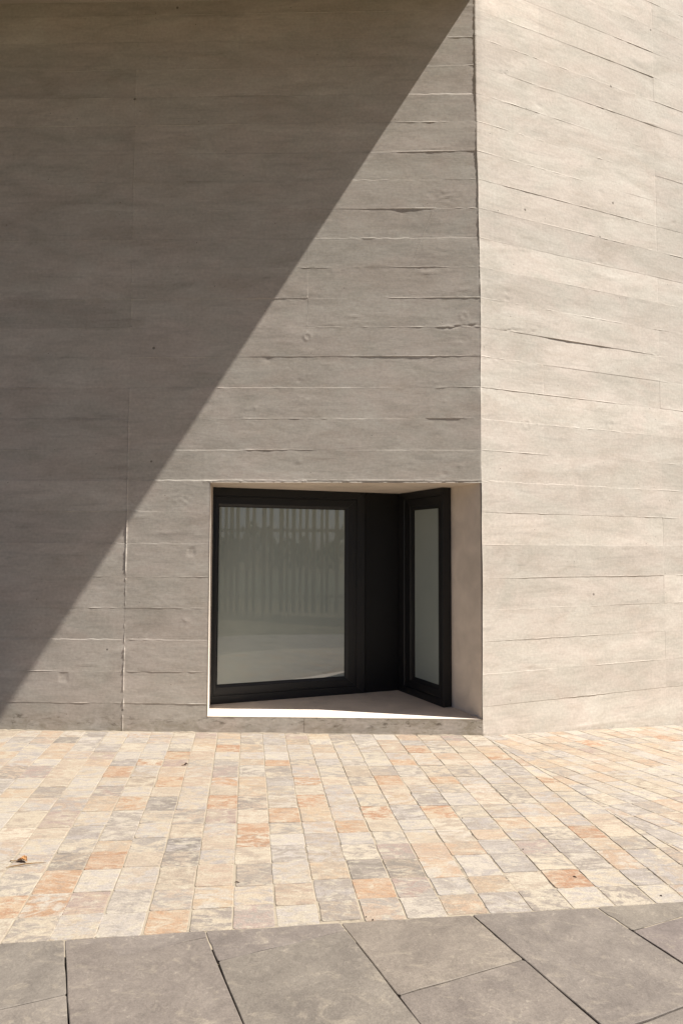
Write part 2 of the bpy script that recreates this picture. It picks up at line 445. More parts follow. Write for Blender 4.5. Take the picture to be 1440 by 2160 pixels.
def build_sheet(U, z0, z1, steps, vjoints, seed, opening=None, bosses=(), stain=0.12, nscar=60, urange=(-4.5, 0)):
    """board-marked face of a wall: returns heights H (m, outward), rows Z, tone"""
    rows = set(np.round(np.arange(z0, z1 + 1e-6, 0.014), 4))
    for zj in ZJ:
        if z0 < zj < z1:
            for o in (-15, -11, -8, -7, -6, -5, -4, -3, -2, -1.2, -.5, 0, .8, 1.6, 2.6, 4, 6, 9, 13):
                rows.add(round(zj + o / 1000, 4))
    rows.add(round(z1, 4))
    if opening:
        rows = {z for z in rows if min(abs(z - opening[2]), abs(z - opening[3])) > 0.003} | {opening[2], opening[3]}
    Z = np.array(sorted(rows))
    keep = [0]
    for i in range(1, len(Z)):
        if Z[i] - Z[keep[-1]] > 0.0004:
            keep.append(i)
    Z = Z[keep]
    UU, ZZ = np.meshgrid(U, Z)
    H = np.zeros_like(UU)
    T = np.ones_like(UU)
    zj = [-0.03] + ZJ
    rg = np.random.default_rng(seed)
    bounds = [-99] + list(vjoints) + [99]
    def dstep(z, u):
        zk = min(steps, key=lambda q: abs(q - z)) if steps else None
        if zk is not None and abs(zk - z) < 0.02:
            p = steps[zk]
            d = np.interp(u, [a for a, _ in p], [b_ for _, b_ in p])
        else:
            d = 0.6 * vnoise(u, u * 0 + z * 7, seed + 3, 0.7)
        return 0.001 * (d + 0.35 * vnoise(u, u * 0 + z * 13, seed + 4, 0.35) + 0.25 * vnoise(u, u * 0 + z * 19, seed + 5, 0.05))
    D = [dstep(z, U) for z in zj]
    D = [d * np.clip(0.85 + 0.9 * vnoise(U, U * 0 + 17 * q, seed + 8, 0.28, 1, 2), 0.4, 1.3) for q, d in enumerate(D)]
    off = rg.normal(0, 0.0004, (len(zj), len(bounds)))
    here = {v: rg.uniform(size=len(zj)) < pr[2] for v, pr in vjoints.items()}
    for n_, v in enumerate(vjoints):
        off[~here[v], n_ + 1] = off[~here[v], n_]
    tn = 1 + rg.normal(0, 0.038, (len(zj), len(bounds)))
    for n_, v in enumerate(vjoints):
        tn[~here[v], n_ + 1] = tn[~here[v], n_]
    seg = np.searchsorted(np.array(bounds[1:-1]), U) if len(bounds) > 2 else np.zeros(len(U), int)
    for r, z in enumerate(Z):
        k_ = int(np.searchsorted(zj, z, side='right')) - 1
        k_ = max(0, min(k_, len(zj) - 1))
        zb = zj[k_]
        zt = zj[k_ + 1] if k_ + 1 < len(zj) else zb + 0.27
        t = np.clip((z - zb) / (zt - zb), 0, 1)
        db = D[k_]
        dt = D[k_ + 1] if k_ + 1 < len(D) else db * 0
        h = (1 - t) * (db / 2) + t * (-dt / 2) + off[k_, seg]
        tone = tn[k_, seg]
        # sloping or sharp transition just below the joint above
        wdt = np.where(dt > 0, 0.0022, 0.0075)
        up = dt / 2 + off[min(k_ + 1, len(zj) - 1), seg]
        mm = np.clip((z - (zt - wdt)) / wdt, 0, 1)
        h = h * (1 - mm) + up * mm
        # fins of grout squeezed between boards
        for zz_, kk_ in ((zb, k_), (zt, k_ + 1)):
            fn = vnoise(U, U * 0 + kk_ * 3.1, seed + 20, 0.5) * 0.6 + vnoise(U, U * 0 + kk_ * 5.3, seed + 21, 0.06) * 0.5
            fh = 0.0032 * np.clip(fn + 0.10, 0, 1)
            h = h + fh * math.exp(-((z - zz_ + 0.001) / 0.0035) ** 2)
        H[r] = h
        st_ = 0
        for zz_, kk_ in ((zb, k_), (zt, k_ + 1)):
            sm = np.clip(vnoise(U, U * 0 + kk_ * 2.3, seed + 60, 0.45, 1, 3) * 1.5 + 0.12, 0, 1)
            wd = 0.006 + 0.016 * np.clip(vnoise(U, U * 0 + kk_ * 4.9, seed + 61, 0.3), 0, 1)
            st_ = st_ + sm * np.exp(-((z - zz_ + 0.003) / wd) ** 2)
        T[r] = tone * (1 - stain * np.clip(st_, 0, 1))
    # large and middling unevenness of the cast face
    H += 0.0011 * vnoise(UU, ZZ, seed + 31, 0.55, 0.30, 3) + 0.0006 * vnoise(UU, ZZ, seed + 32, 0.22, 0.07, 3)
    H += 0.00035 * vnoise(UU, ZZ, seed + 33, 0.05, 0.02, 2)
    # grout ridges or gaps at the board ends
    for vj, (amp, frac, _) in vjoints.items():
        on = here[vj][np.clip(np.searchsorted(zj, ZZ, side='right') - 1, 0, len(zj) - 1)]
        lump = vnoise(ZZ, ZZ * 0 + vj, seed + 41, 0.013) * 0.6 + vnoise(ZZ, ZZ * 0 + vj, seed + 42, 0.3) * 0.5 + frac
        wob = 0.003 * vnoise(ZZ, ZZ * 0 + 5 + vj, seed + 43, 0.12)
        H += on * amp * np.clip(lump, 0, 1.0) * np.exp(-((UU - vj - wob) / 0.0050) ** 2)
    T *= 1 - stain * 0.95 * np.clip(vnoise(UU, ZZ, seed + 62, 0.45, 0.075, 4) * 2.2 - 0.55, 0, 1)
    T *= 1 + stain * 0.6 * np.clip(vnoise(UU, ZZ, seed + 63, 0.35, 0.12, 4) * 2.2 - 0.6, 0, 1)
    many = []
    for q in range(nscar):
        many.append((rg.uniform(*urange), rg.uniform(0.3, 6.6), ['dent', 'lump', 'line', 'chatter'][rg.integers(4)], rg.uniform(0.008, 0.03)))
    for (bu, bz, kind, s) in list(bosses) + many:
        rr = np.hypot(UU - bu, ZZ - bz)
        if kind == 'ring':
            H += 0.0016 * np.exp(-((rr - s) / (0.30 * s)) ** 2) * (1.2 + 0.7 * vnoise(UU, ZZ, seed + 51, 0.02, 0.02))
        elif kind == 'scar':
            q = np.exp(-((UU - bu) / s) ** 2 - ((ZZ - bz) / (0.42 * s)) ** 2)
            H += 0.0024 * q * vnoise(UU, ZZ, seed + 52, 0.045, 0.014, 3)
        elif kind == 'dent':
            H -= 0.0028 * np.exp(-((UU - bu) / (1.4 * s)) ** 2 - ((ZZ - bz) / (0.7 * s)) ** 2)
        elif kind == 'lump':
            H += 0.0022 * np.exp(-((UU - bu) / s) ** 2 - ((ZZ - bz) / (0.6 * s)) ** 2)
        elif kind == 'chatter':
            q = np.exp(-((UU - bu) / (3 * s)) ** 4 - ((ZZ - bz) / (2.0 * s)) ** 2)
            H += 0.0012 * q * np.sin((UU + 0.3 * ZZ) * 180) * (0.5 + vnoise(UU, ZZ, seed + 54, 0.04, 0.05))
        elif kind == 'line' and s < 0.05:
            q = np.exp(-((UU - bu) / (4 * s)) ** 4) * np.exp(-((ZZ - bz - 0.05 * (UU - bu)) / 0.007) ** 2)
            H += 0.0016 * q
        elif kind == 'line':
            q = np.exp(-((UU - bu) / s) ** 4) * np.exp(-((ZZ - bz - 0.06 * (UU - bu)) / 0.006) ** 2)
            H += 0.0022 * q * np.clip(0.4 + vnoise(UU, ZZ, seed + 53, 0.05, 0.5), 0, 1)
        elif kind == 'plate':
            q = np.clip((s - np.maximum(np.abs(UU - bu), np.abs(ZZ - bz))) / 0.006, 0, 1)
            H -= 0.0019 * q
        elif kind == 'crack':
            jag = 0.022 * vnoise(UU, UU * 0 + bz, seed + 55, 0.035, 1, 3) + 0.10 * (UU - bu)
            q = np.exp(-((UU - bu) / s) ** 4) * np.clip(0.55 + vnoise(UU, UU * 0 + 3, seed + 56, 0.06, 1, 2), 0, 1)
            e_ = ZZ - bz - jag
            H += q * (0.0030 * np.exp(-((e_ - 0.010) / 0.012) ** 2) - 0.0045 * np.exp(-((e_ + 0.006) / 0.008) ** 2))
    return H, Z, T

def sheet_mesh(name, U, Z, H, T, corner_col, parent, rotz, opening=None, foot=None, skirt=0.5):
    nr, nc = len(Z), len(U)
    UU, ZZ = np.meshgrid(U, Z)
    X, Y = UU.copy(), -H.copy()
    ci, cu, cd = corner_col                      # column index on the corner, its plan position (per row)
    du = cu - U[ci]
    fall = np.exp(-np.abs(UU - U[ci]) / 0.012)
    X += fall * du[:, None]
    X[:, ci] = cu
    fall2 = np.clip(1 - np.abs(UU - U[ci]) / (0.009 if ci else 0.05), 0, 1) ** 2
    Y = Y * (1 - np.exp(-np.abs(UU - U[ci]) / 0.006)) + fall2 * cd[:, None] * 0.55
    Y[:, ci] = cd
    V = np.stack([X, Y, ZZ], -1).reshape(-1, 3)
    idx = np.arange(nr * nc).reshape(nr, nc)
    F = np.stack([idx[:-1, :-1], idx[:-1, 1:], idx[1:, 1:], idx[1:, :-1]], -1)
    um, zm = (U[:-1] + U[1:]) / 2, (Z[:-1] + Z[1:]) / 2
    ok = np.ones((nr - 1, nc - 1), bool)
    loops = []
    if opening:
        u0, u1, a, b_ = opening
        ok &= ~((um[None, :] > u0) & (um[None, :] < u1) & (zm[:, None] > a) & (zm[:, None] < b_))
        c0 = int(np.argmin(np.abs(U - u0)))
        c1 = int(np.argmin(np.abs(U - u1)))
        r0, r1 = int(np.argmin(np.abs(Z - a))), int(np.argmin(np.abs(Z - b_)))
        loops.append(([idx[r0, c] for c in range(c0, c1 + 1)], 0.05))          # sill edge
        loops.append(([idx[r1, c] for c in range(c1, c0 - 1, -1)], 0.05))      # lintel edge
        loops.append(([idx[r, c0] for r in range(r1, r0 - 1, -1)], 0.05))      # jamb edge
    far = 0 if ci else nc - 1
    order = range(nr) if ci == 0 else range(nr - 1, -1, -1)
    loops.append(([idx[r, far] for r in order], skirt))
    loops.append(([idx[nr - 1, c] for c in range(nc - 1, -1, -1)], skirt))
    faces = F[ok].reshape(-1, 4).tolist()
    V = V.tolist()
    for ring, dep in loops:
        base = len(V)
        for i in ring:
            V.append((V[i][0], V[i][1] + dep, V[i][2]))
        for j in range(len(ring) - 1):
            faces.append([ring[j], base + j, base + j + 1, ring[j + 1]])
    o = obj(name, V, [tuple(q) for q in faces], M_wall, parent, tuple(C), rotz, True, tuple(C))
    me = o.data
    nv = len(V)
    tone = np.ones((nv, 4), np.float32)
    tone[:nr * nc, :3] = T.reshape(-1)[:, None]
    at = me.color_attributes.new('tone', 'FLOAT_COLOR', 'POINT')
    at.data.foreach_set('color', tone.reshape(-1))
    ft = np.ones(nv, np.float32)
    ft[:nr * nc] = foot(UU, ZZ).reshape(-1)
    fa = me.attributes.new('foot', 'FLOAT', 'POINT')
    fa.data.foreach_set('value', ft)
    return o

bld = empty('concrete_building', tuple(C), 'pale board-marked concrete building with a low black-framed corner window', 'building')

# the arris between the two walls: chipped, slightly bowed
def corner_profile(z):
    up = np.interp(z, [0, 2.1, 3.2, 4.2, 9], [0.1, 0.1, 0.5, 1, 1])
    c = -0.0034 * up * np.clip(0.75 + 0.8 * vnoise(z, z * 0, 71, 0.22, 1, 2) + 0.5 * vnoise(z, z * 0 + 9, 72, 0.016), -0.6, 1.6)
    du = np.interp(z, [0, 1.3, 2.3, 3.9, 4.3, 4.7, 5.3, 6.6, 9], [0, .008, .003, .006, .004, -.008, -.016, -.034, -.05])
    du = du + 0.004 * vnoise(z, z * 0 + 3, 73, 0.35)
    return c, du

OPEN = (-2.392, 0.0, 0.136, 2.188)
UL = sorted(set(np.round(np.concatenate([
    np.arange(-4.7, -0.03, 0.012), np.arange(-8.0, -4.7, 0.12),
    [-0.03, -0.024, -0.018, -0.013, -0.009, -0.006, -0.003, 0.0],
    *[v + np.array([-14, -10, -7, -5, -3.5, -2, -1, 0, 1, 2, 3.5, 5, 7, 10, 14]) / 1000 for v in (-3.13, -1.54)]]), 4))
    - set())
UL = np.array([u for u in UL if abs(u + 2.392) > 0.004] + [-2.392])
UL.sort()
def ul(x, y):                               # helper for features noted on the left wall
    return (x - 1018) * 0.00411, 0.0
bossL = [(-1.535, 3.50, 'ring', 0.030), (-0.47, 4.09, 'scar', 0.11), (-1.27, 4.09, 'scar', 0.07), (-0.14, 3.68, 'ring', 0.03),
         (-0.20, 3.59, 'crack', 0.19), (-0.14, 3.45, 'scar', 0.12), (-1.05, 3.69, 'line', 0.20), (-1.15, 3.62, 'line', 0.26), (-0.6, 2.32, 'scar', 0.06),
         (-2.55, 1.57, 'plate', 0.035), (-3.66, 0.47, 'plate', 0.040), (-2.58, 0.44, 'scar', 0.06), (-2.62, 2.05, 'scar', 0.16),
         (-0.9, 5.33, 'scar', 0.08), (-0.3, 4.78, 'scar', 0.16), (-0.35, 4.25, 'scar', 0.07), (-1.55, 2.93, 'scar', 0.06),
         (-1.72, 3.25, 'scar', 0.05)]
HL, ZL, TL = build_sheet(UL, -0.25, 6.70, LEFT_STEPS, {-3.13: (0.0062, 0.34, 1.1), -1.54: (0.0026, -0.05, 0.6)}, 101, OPEN, bossL, 0.14)
# ragged lip above the opening
UUl, ZZl = np.meshgrid(UL, ZL)
lip = np.exp(-((ZZl - 2.20) / 0.012) ** 2) * ((UUl > -2.45) & (UUl < 0.0))
HL += lip * (0.0014 + 0.0018 * vnoise(UUl, ZZl, 61, 0.012, 0.010, 2))
c, du = corner_profile(ZL)
wallL = sheet_mesh('wall', UL, ZL, HL, TL, (len(UL) - 1, du - 0.2155 * c, 0.975 * c), bld, YL, OPEN,
                   lambda U_, Z_: np.clip(Z_ / 0.32, 0, 1))
wallL['label'] = 'facade wall half in diagonal shadow, holding the window'

M_scratch = plain('fresh_scratch', (0.62, 0.575, 0.50), 0.9, 0.1)
a_, b_ = np.array([-0.362, 4.77]), np.array([-0.617, 4.125])
sv, sf = [], []
for i in range(15):
    q = a_ + (b_ - a_) * i / 14
    w_ = 0.0016 * (1 - abs(i - 7) / 9)
    uu_ = q[0] + 0.002 * math.sin(i * 1.7)
    hh_ = HL[int(np.argmin(np.abs(ZL - q[1]))), int(np.argmin(np.abs(UL - uu_)))] + 0.0012
    sv += [(uu_ - w_, -hh_, q[1]), (uu_ + w_, -hh_, q[1]), (uu_ + w_, 0.004, q[1]), (uu_ - w_, 0.004, q[1])]
    if i:
        k_ = 4 * i
        for c_ in range(4):
            sf.append((k_ - 4 + c_, k_ - 4 + (c_ + 1) % 4, k_ + (c_ + 1) % 4, k_ + c_))
obj('scratch', sv, sf, M_scratch, wallL)

UR = np.array(sorted(set(np.round(np.concatenate([
    [0, .003, .006, .009, .013, .018, .024, .03], np.arange(0.045, 2.9, 0.013), np.arange(2.9, 6.5, 0.1),
    *[v + np.array([-12, -8, -5, -3, -1.5, 0, 1.5, 3, 5, 8, 12]) / 1000 for v in (0.70, 2.19)]]), 4))))
bossR = [(1.45, 5.12, 'plate', 0.032), (0.45, 6.17, 'scar', 0.10), (1.5, 6.0, 'scar', 0.12), (0.45, 5.27, 'scar', 0.09), (0.5, 2.75, 'ring', 0.04),
         (1.52, 2.83, 'ring', 0.04), (0.1, 3.3, 'scar', 0.12), (2.1, 3.6, 'scar', 0.12), (0.05, 2.2, 'scar', 0.06), (0.3, 1.55, 'scar', 0.05),
         (0.5, 3.62, 'crack', 0.25)]
RIGHT_STEPS = {z: [(u_, d_ * (0.85 if d_ > 3 else 0.5)) for u_, d_ in q] for z, q in RIGHT_STEPS.items()}
HR, ZR, TR = build_sheet(UR, -0.55, 9.2, RIGHT_STEPS, {0.70: (-0.0010, 0.0, 0.2), 2.19: (-0.0026, 0.0, 0.8)}, 211, None, bossR, 0.045, 60, (0.05, 2.6))
c, du = corner_profile(ZR)
wallR = sheet_mesh('wall', UR, ZR, HR, TR, (0, du * 0.905 + 0.221 * c, du * -0.427 + 0.973 * c), bld, YR, None,
                   lambda U_, Z_: np.clip(0.45 + (Z_ + 0.058 * U_) / 0.32, 0, 1))
wallR['label'] = 'fully sunlit flank wall with slanting board marks'

# upper storey cantilevered out over the left wall; its right end stands square to the flank wall
pa = wl(-0.044, 0.0)
Eo = -nR                                           # outwards, square to the right wall
pb = pa + Eo * 4.3
left = -uL * 8.0
ov = [tuple(wl(-0.044, 0.9)), tuple(pa), tuple(pb), tuple(pb + left), tuple(wl(-8.0, 0.9))]
pw = [(p[0] - C[0], p[1] - C[1]) for p in ov]
v, f = prism(pw, 6.66, 9.2)
obj('overhang', v, f, M_soffit, bld)

# reveals of the window opening
def rel(p):
    return (p[0] - C[0], p[1] - C[1])
J0, J1 = wl(-2.392, 0.0), wl(-2.480, 0.47)
K0, K1 = wl(0.0, 0.0), wl(-0.205, 0.47)
back = [wl(-2.6, 1.6), wl(-0.4, 1.6)]
sillp = [wl(-2.398, 0.006), wl(-0.006, 0.006), wl(-0.19, 0.45), wl(-0.10, 1.7), wl(-2.7, 1.7), wl(-2.475, 0.45)]
v, f = prism([rel(p) for p in sillp], 0.03, 0.139)
obj('sill', v, f, M_reveal, bld)
v, f = prism([rel(p) for p in sillp], 2.186, 2.32)
obj('lintel', v, f, M_reveal, bld)
jl = [wl(-2.386, 0.004), wl(-2.460, 0.45), wl(-2.54, 0.9), wl(-2.75, 0.9), wl(-2.60, 0.06), wl(-2.44, 0.05)]
v, f = prism([rel(p) for p in jl], 0.06, 2.30)
obj('jamb', v, f, M_reveal, bld)
jr = [wl(-0.006, 0.008), wl(-0.195, 0.44), wl(-0.42, 0.95), wl(0.2, 1.0), wl(0.16, 0.2)]
v, f = prism([rel(p) for p in jr], 0.06, 2.30)
obj('jamb', v, f, M_reveal, bld)

# ------------------------------------------------------------------ window: glazed leaf, blank panel, narrow return leaf
def frame_mesh(ox0, ox1, oz0, oz1, ix0, ix1, iz0, iz1, prof, gap=0.0006):
    """four mitred bars; prof = [(fraction from outer to inner edge, depth)]"""
    O = [(ox0, oz0), (ox1, oz0), (ox1, oz1), (ox0, oz1)]
    I = [(ix0, iz0), (ix1, iz0), (ix1, iz1), (ix0, iz1)]
    V, F = [], []
    for s in range(4):
        a, b_ = s, (s + 1) % 4
        base = len(V)
        for f_, y in prof:
            pa_ = np.array(O[a]) * (1 - f_) + np.array(I[a]) * f_
            pb_ = np.array(O[b_]) * (1 - f_) + np.array(I[b_]) * f_
            d = (pb_ - pa_) / np.linalg.norm(pb_ - pa_)
            pa_, pb_ = pa_ + d * gap, pb_ - d * gap
            V += [(pa_[0], y, pa_[1]), (pb_[0], y, pb_[1])]
        n = len(prof)
        for i in range(n - 1):
            F.append((base + 2 * i, base + 2 * i + 1, base + 2 * i + 3, base + 2 * i + 2))
        F.append(tuple(base + 2 * i for i in range(n)))
        F.append(tuple(base + 2 * i + 1 for i in range(n))[::-1])
    return V, F

PROF = [(0, .09), (0, .004), (.03, 0), (.43, 0), (.45, .007), (.49, .007), (.51, .001), (.86, .001), (.90, .006), (1, .016), (1, .05)]
PA, PB, PD = np.array([-1.234, 6.472]), np.array([0.596, 7.159]), np.array([0.949, 6.395])
ym = math.atan2(*(PB - PA)[::-1])
yc = math.atan2(*(PD - PB)[::-1])
Cl = tuple(C)
v, f = frame_mesh(0.0, 1.583, 0.137, 2.189, 0.075, 1.365, 0.314, 2.003, PROF)
win = obj('window', v, f, M_metal, bld, (*PA, 0), ym, False, Cl)
win['label'] = 'wide black-framed window leaf with milky grey-green glass'
v, f = box(0.060, 1.38, 0.020, 0.044, 0.300, 2.018)
pane = obj('pane', v, f, M_glass, win)
v, f = join([frame_mesh(0.066, 1.374, 0.305, 2.012, 0.080, 1.360, 0.319, 1.998, [(0, .019), (0, .0145), (.4, .0140), (1, .0185)])])
obj('gasket', v, f, M_panel, win)
v, f = join([box(1.586, 1.985, 0.012, 0.08, 0.137, 2.189), box(1.5865, 1.604, 0.006, 0.0115, 0.139, 2.187)])
obj('blank_panel', v, f, M_panel, bld, (*PA, 0), ym, False, Cl)['label'] = 'plain black panel between the two window leaves'
PROF2 = [(0, .09), (0, .003), (.02, 0), (.37, 0), (.39, .008), (.43, .008), (.45, .002), (.78, .002), (.82, .008), (1, .018), (1, .05)]
v, f = frame_mesh(0.004, 0.8417, 0.137, 2.182, 0.298, 0.738, 0.327, 1.994, PROF2)
win2 = obj('window', v, f, M_metal, bld, (*PB, 0), yc, False, Cl)
win2['label'] = 'narrow black-framed window leaf turned towards the right jamb'
v, f = box(0.285, 0.75, 0.022, 0.046, 0.315, 2.006)
obj('pane', v, f, M_glass, win2)
# added unseen boards behind both leaves, stopping light leaking through the gaps
v, f = join([box(-0.1, 2.1, 0.10, 0.13, 0.10, 2.25), box(1.945, 2.06, 0.03, 0.098, 0.10, 2.25)])
obj('light_stop_board', v, f, M_panel, bld, (*PA, 0), ym, False, Cl)

v, f = box(-0.05, 0.85, 0.095, 0.12, 0.10, 2.25)
obj('light_stop_board', v, f, M_panel, bld, (*PB, 0), yc, False, Cl)

# ------------------------------------------------------------------ paving
def lin(c):
    return tuple(((x / 255 + 0.055) / 1.055) ** 2.4 if x > 10 else x / 255 / 12.92 for x in c)
FS = np.array([0.372, 0.374, 0.384])
PAL = {'cream': [(242, 224, 196), (246, 230, 204), (236, 216, 188), (240, 226, 206)],
       'tan': [(222, 202, 178), (226, 200, 174), (214, 194, 170), (230, 206, 180)],
       'pale': [(226, 214, 200), (218, 206, 194), (230, 218, 204)],
       'grey': [(202, 188, 172), (196, 182, 167), (208, 195, 180)],
       'dark': [(176, 164, 150), (168, 157, 145), (182, 169, 155)],
       'orange': [(222, 178, 142), (218, 170, 134), (228, 186, 148)],
       'peach': [(234, 206, 174), (232, 200, 168), (236, 208, 174)],
       'pink': [(214, 190, 174), (208, 182, 166)]}
VEIN = {'cream': ['pale', 'tan', 'grey'], 'tan': ['cream', 'pale', 'peach'], 'pale': ['cream', 'grey', 'tan'], 'grey': ['tan', 'pale', 'cream'],
        'dark': ['tan', 'pale', 'grey'], 'orange': ['peach', 'cream', 'peach'], 'peach': ['cream', 'tan', 'orange'], 'pink': ['tan', 'grey']}
PINS = [(-1.566, 4.937, 'orange'), (-1.410, 5.108, 'orange'), (-1.323, 4.379, 'orange'), (-0.832, 4.797, 'orange'), (-0.952, 5.555,
'orange'), (-0.469, 5.175, 'orange'), (-0.234, 4.852, 'orange'), (-0.197, 4.489, 'orange'), (-0.342, 4.112, 'orange'), (-0.501,
3.942, 'orange'), (0.332, 4.909, 'orange'), (0.321, 4.744, 'orange'), (0.589, 4.222, 'orange'), (0.226, 4.182, 'orange'), (1.198,
5.419, 'orange'), (1.420, 4.901, 'orange'), (-1.202, 3.667, 'orange'), (-1.326, 3.123, 'orange'), (-1.352, 3.301, 'orange'),
(-0.476, 3.753, 'orange'), (0.155, 3.277, 'orange'), (1.076, 3.389, 'orange'), (-2.083, 4.520, 'peach'), (-1.181, 4.755, 'peach'),
(-1.084, 5.514, 'peach'), (-1.262, 5.363, 'peach'), (-0.781, 4.409, 'peach'), (0.035, 4.130, 'peach'), (0.385, 4.381, 'peach'),
(0.126, 4.713, 'peach'), (0.650, 5.537, 'peach'), (0.697, 4.824, 'peach'), (1.753, 5.256, 'peach'), (1.162, 4.120, 'peach'),
(1.366, 4.006, 'peach'), (0.987, 4.125, 'peach'), (-0.610, 3.186, 'peach'), (-1.499, 3.221, 'peach'), (0.483, 3.466, 'peach'),
(1.406, 3.608, 'peach'), (0.739, 3.354, 'peach'), (1.526, 3.593, 'peach'), (-2.392, 5.031, 'dark'), (-1.120, 4.397, 'dark'),
(-0.573, 4.444, 'dark'), (-1.365, 3.481, 'dark'), (-0.839, 3.709, 'dark'), (-0.819, 3.521, 'dark'), (0.107, 3.429, 'dark'),
(0.319, 3.465, 'dark'), (0.578, 3.294, 'dark'), (-1.833, 5.504, 'grey'), (-1.923, 4.556, 'grey'), (-1.328, 4.210, 'grey'),
(-1.108, 4.212, 'grey'), (-0.885, 4.072, 'grey'), (-1.060, 5.270, 'grey'), (-0.287, 5.200, 'grey'), (0.674, 4.964, 'grey'),
(0.461, 5.120, 'grey'), (0.285, 5.096, 'grey'), (0.539, 4.523, 'grey'), (1.267, 4.831, 'grey'), (1.587, 5.117, 'grey'), (1.916,
4.479, 'grey'), (-1.429, 3.852, 'grey'), (-0.953, 3.142, 'grey'), (-0.762, 3.168, 'grey'), (-0.564, 3.028, 'grey'), (-0.322,
3.944, 'grey'), (-0.428, 3.391, 'grey'), (0.476, 3.306, 'grey'), (0.266, 3.825, 'grey'), (-0.008, 3.070, 'grey'), (1.216, 3.774,
'grey'), (0.740, 3.196, 'grey'), (1.297, 3.255, 'grey'), (1.780, 3.704, 'grey'), (1.652, 3.976, 'grey'), (1.617, 3.801, 'grey'),
(-1.382, 4.939, 'pale'), (-0.023, 4.517, 'pale'), (-0.047, 4.693, 'pale'), (-0.293, 3.784, 'pale'), (-0.083, 3.595, 'pale'),
(-0.037, 3.258, 'pale'), (1.278, 3.439, 'pale'), (-0.468, 4.879, 'pale'), (0.285, 3.636, 'pink'), (0.361, 3.279, 'pink'), (-1.135,
3.194, 'pink'), (-1.522, 4.560, 'pink'), (-2.151, 5.066, 'pink'), (0.973, 3.754, 'pink'), (-0.338, 3.200, 'cream'), (-0.218,
3.332, 'cream'), (-0.712, 3.328, 'cream'), (-1.308, 2.960, 'cream'), (-0.970, 2.963, 'cream'), (-0.747, 2.946, 'cream'), (1.112,
3.211, 'cream'), (0.787, 3.127, 'cream'), (0.576, 3.125, 'cream'), (-0.137, 3.042, 'cream'), (-0.380, 3.576, 'cream'), (-0.184,
3.526, 'cream'), (-0.601, 3.740, 'cream'), (1.690, 3.820, 'cream'), (1.480, 3.879, 'cream'), (1.628, 3.476, 'tan'), (1.407, 3.758,
'tan'), (-0.209, 3.201, 'tan'), (-0.548, 3.424, 'tan')]

def clip(poly, p, n):
    """keep the part where (q-p).n <= 0"""
    out = []
    for i in range(len(poly)):
        a, b_ = poly[i], poly[(i + 1) % len(poly)]
        da, db = np.dot(a - p, n), np.dot(b_ - p, n)
        if da <= 0:
            out.append(a)
        if (da < 0 < db) or (db < 0 < da):
            out.append(a + (b_ - a) * da / (da - db))
    return out

def area(poly):
    return 0.5 * sum(poly[i][0] * poly[(i + 1) % len(poly)][1] - poly[(i + 1) % len(poly)][0] * poly[i][1] for i in range(len(poly)))

def inset(poly, g):
    n = len(poly)
    out = []
    for i in range(n):
        p0, p1, p2 = poly[i - 1], poly[i], poly[(i + 1) % n]
        e1, e2 = p1 - p0, p2 - p1
        e1, e2 = e1 / max(1e-9, np.linalg.norm(e1)), e2 / max(1e-9, np.linalg.norm(e2))
        n1, n2 = np.array([-e1[1], e1[0]]), np.array([-e2[1], e2[0]])
        bsc = n1 + n2
        L = max(0.35, np.dot(bsc, bsc) / 2)
        out.append(p1 + bsc / L * g)
    return out

class Stones:
    def __init__(self):
        self.V, self.F, self.col, self.vein, self.seed = [], [], [], [], []
    def add(self, poly, colr, vein, seed, gap, rough, top=0.0, tilt=0.002, bev=0.004, depth=0.03, cuts=2):
        if area(poly) < 0:
            poly = poly[::-1]
        if area(poly) < 0.0006:
            return
        poly = inset(poly, gap / 2)
        if area(poly) < 0.0004:
            return
        pts = []
        n = len(poly)
        for i in range(n):
            a, b_ = poly[i], poly[(i + 1) % n]
            L = np.linalg.norm(b_ - a)
            if L < 0.004:
                continue
            kk = cuts if L > 0.06 else 0
            rad = min(0.008, L * .2)
            d = (b_ - a) / L
            nn = np.array([-d[1], d[0]])
            pts.append(a + d * rad * rng.uniform(.6, 1.2))
            for q in range(kk):
                t = (q + 1) / (kk + 1)
                pts.append(a + (b_ - a) * t + nn * rng.normal(0, rough))
            pts.append(b_ - d * rad * rng.uniform(.6, 1.2))
        if len(pts) < 3:
            return
        cen = sum(pts) / len(pts)
        tx, ty = rng.normal(0, tilt, 2) / 0.1
        tz = top + rng.normal(0, tilt * 0.6)
        base = len(self.V)
        m_ = len(pts)
        ins = [p + (cen - p) / np.linalg.norm(cen - p) * bev for p in pts]
        for ring, dz in ((ins, 0.0), (pts, -bev * 0.7), (pts, -depth)):
            for p in ring:
                zz = gz(p[0], p[1]) + tz + (tx * (p[0] - cen[0]) + ty * (p[1] - cen[1])) * 0.5 + dz
                self.V.append((p[0], p[1], float(zz)))
        self.F.append(tuple(range(base, base + m_)))
        for r_ in range(2):
            o_ = base + r_ * m_
            for i in range(m_):
                j = (i + 1) % m_
                self.F.append((o_ + i, o_ + m_ + i, o_ + m_ + j, o_ + j))
        nv = 3 * m_
        self.col += [(*colr, 1)] * nv
        self.vein += [(*vein, 1)] * nv
        self.seed += [seed] * nv
    def build(self, name, mat):
        o = obj(name, self.V, self.F, mat)
        for nm, dat in (('stone', self.col), ('stone_vein', self.vein)):
            at = o.data.color_attributes.new(nm, 'FLOAT_COLOR', 'POINT')
            at.data.foreach_set('color', np.array(dat, np.float32).reshape(-1))
        fa = o.data.attributes.new('stone_seed', 'FLOAT', 'POINT')
        fa.data.foreach_set('value', np.array(self.seed, np.float32))
        return o

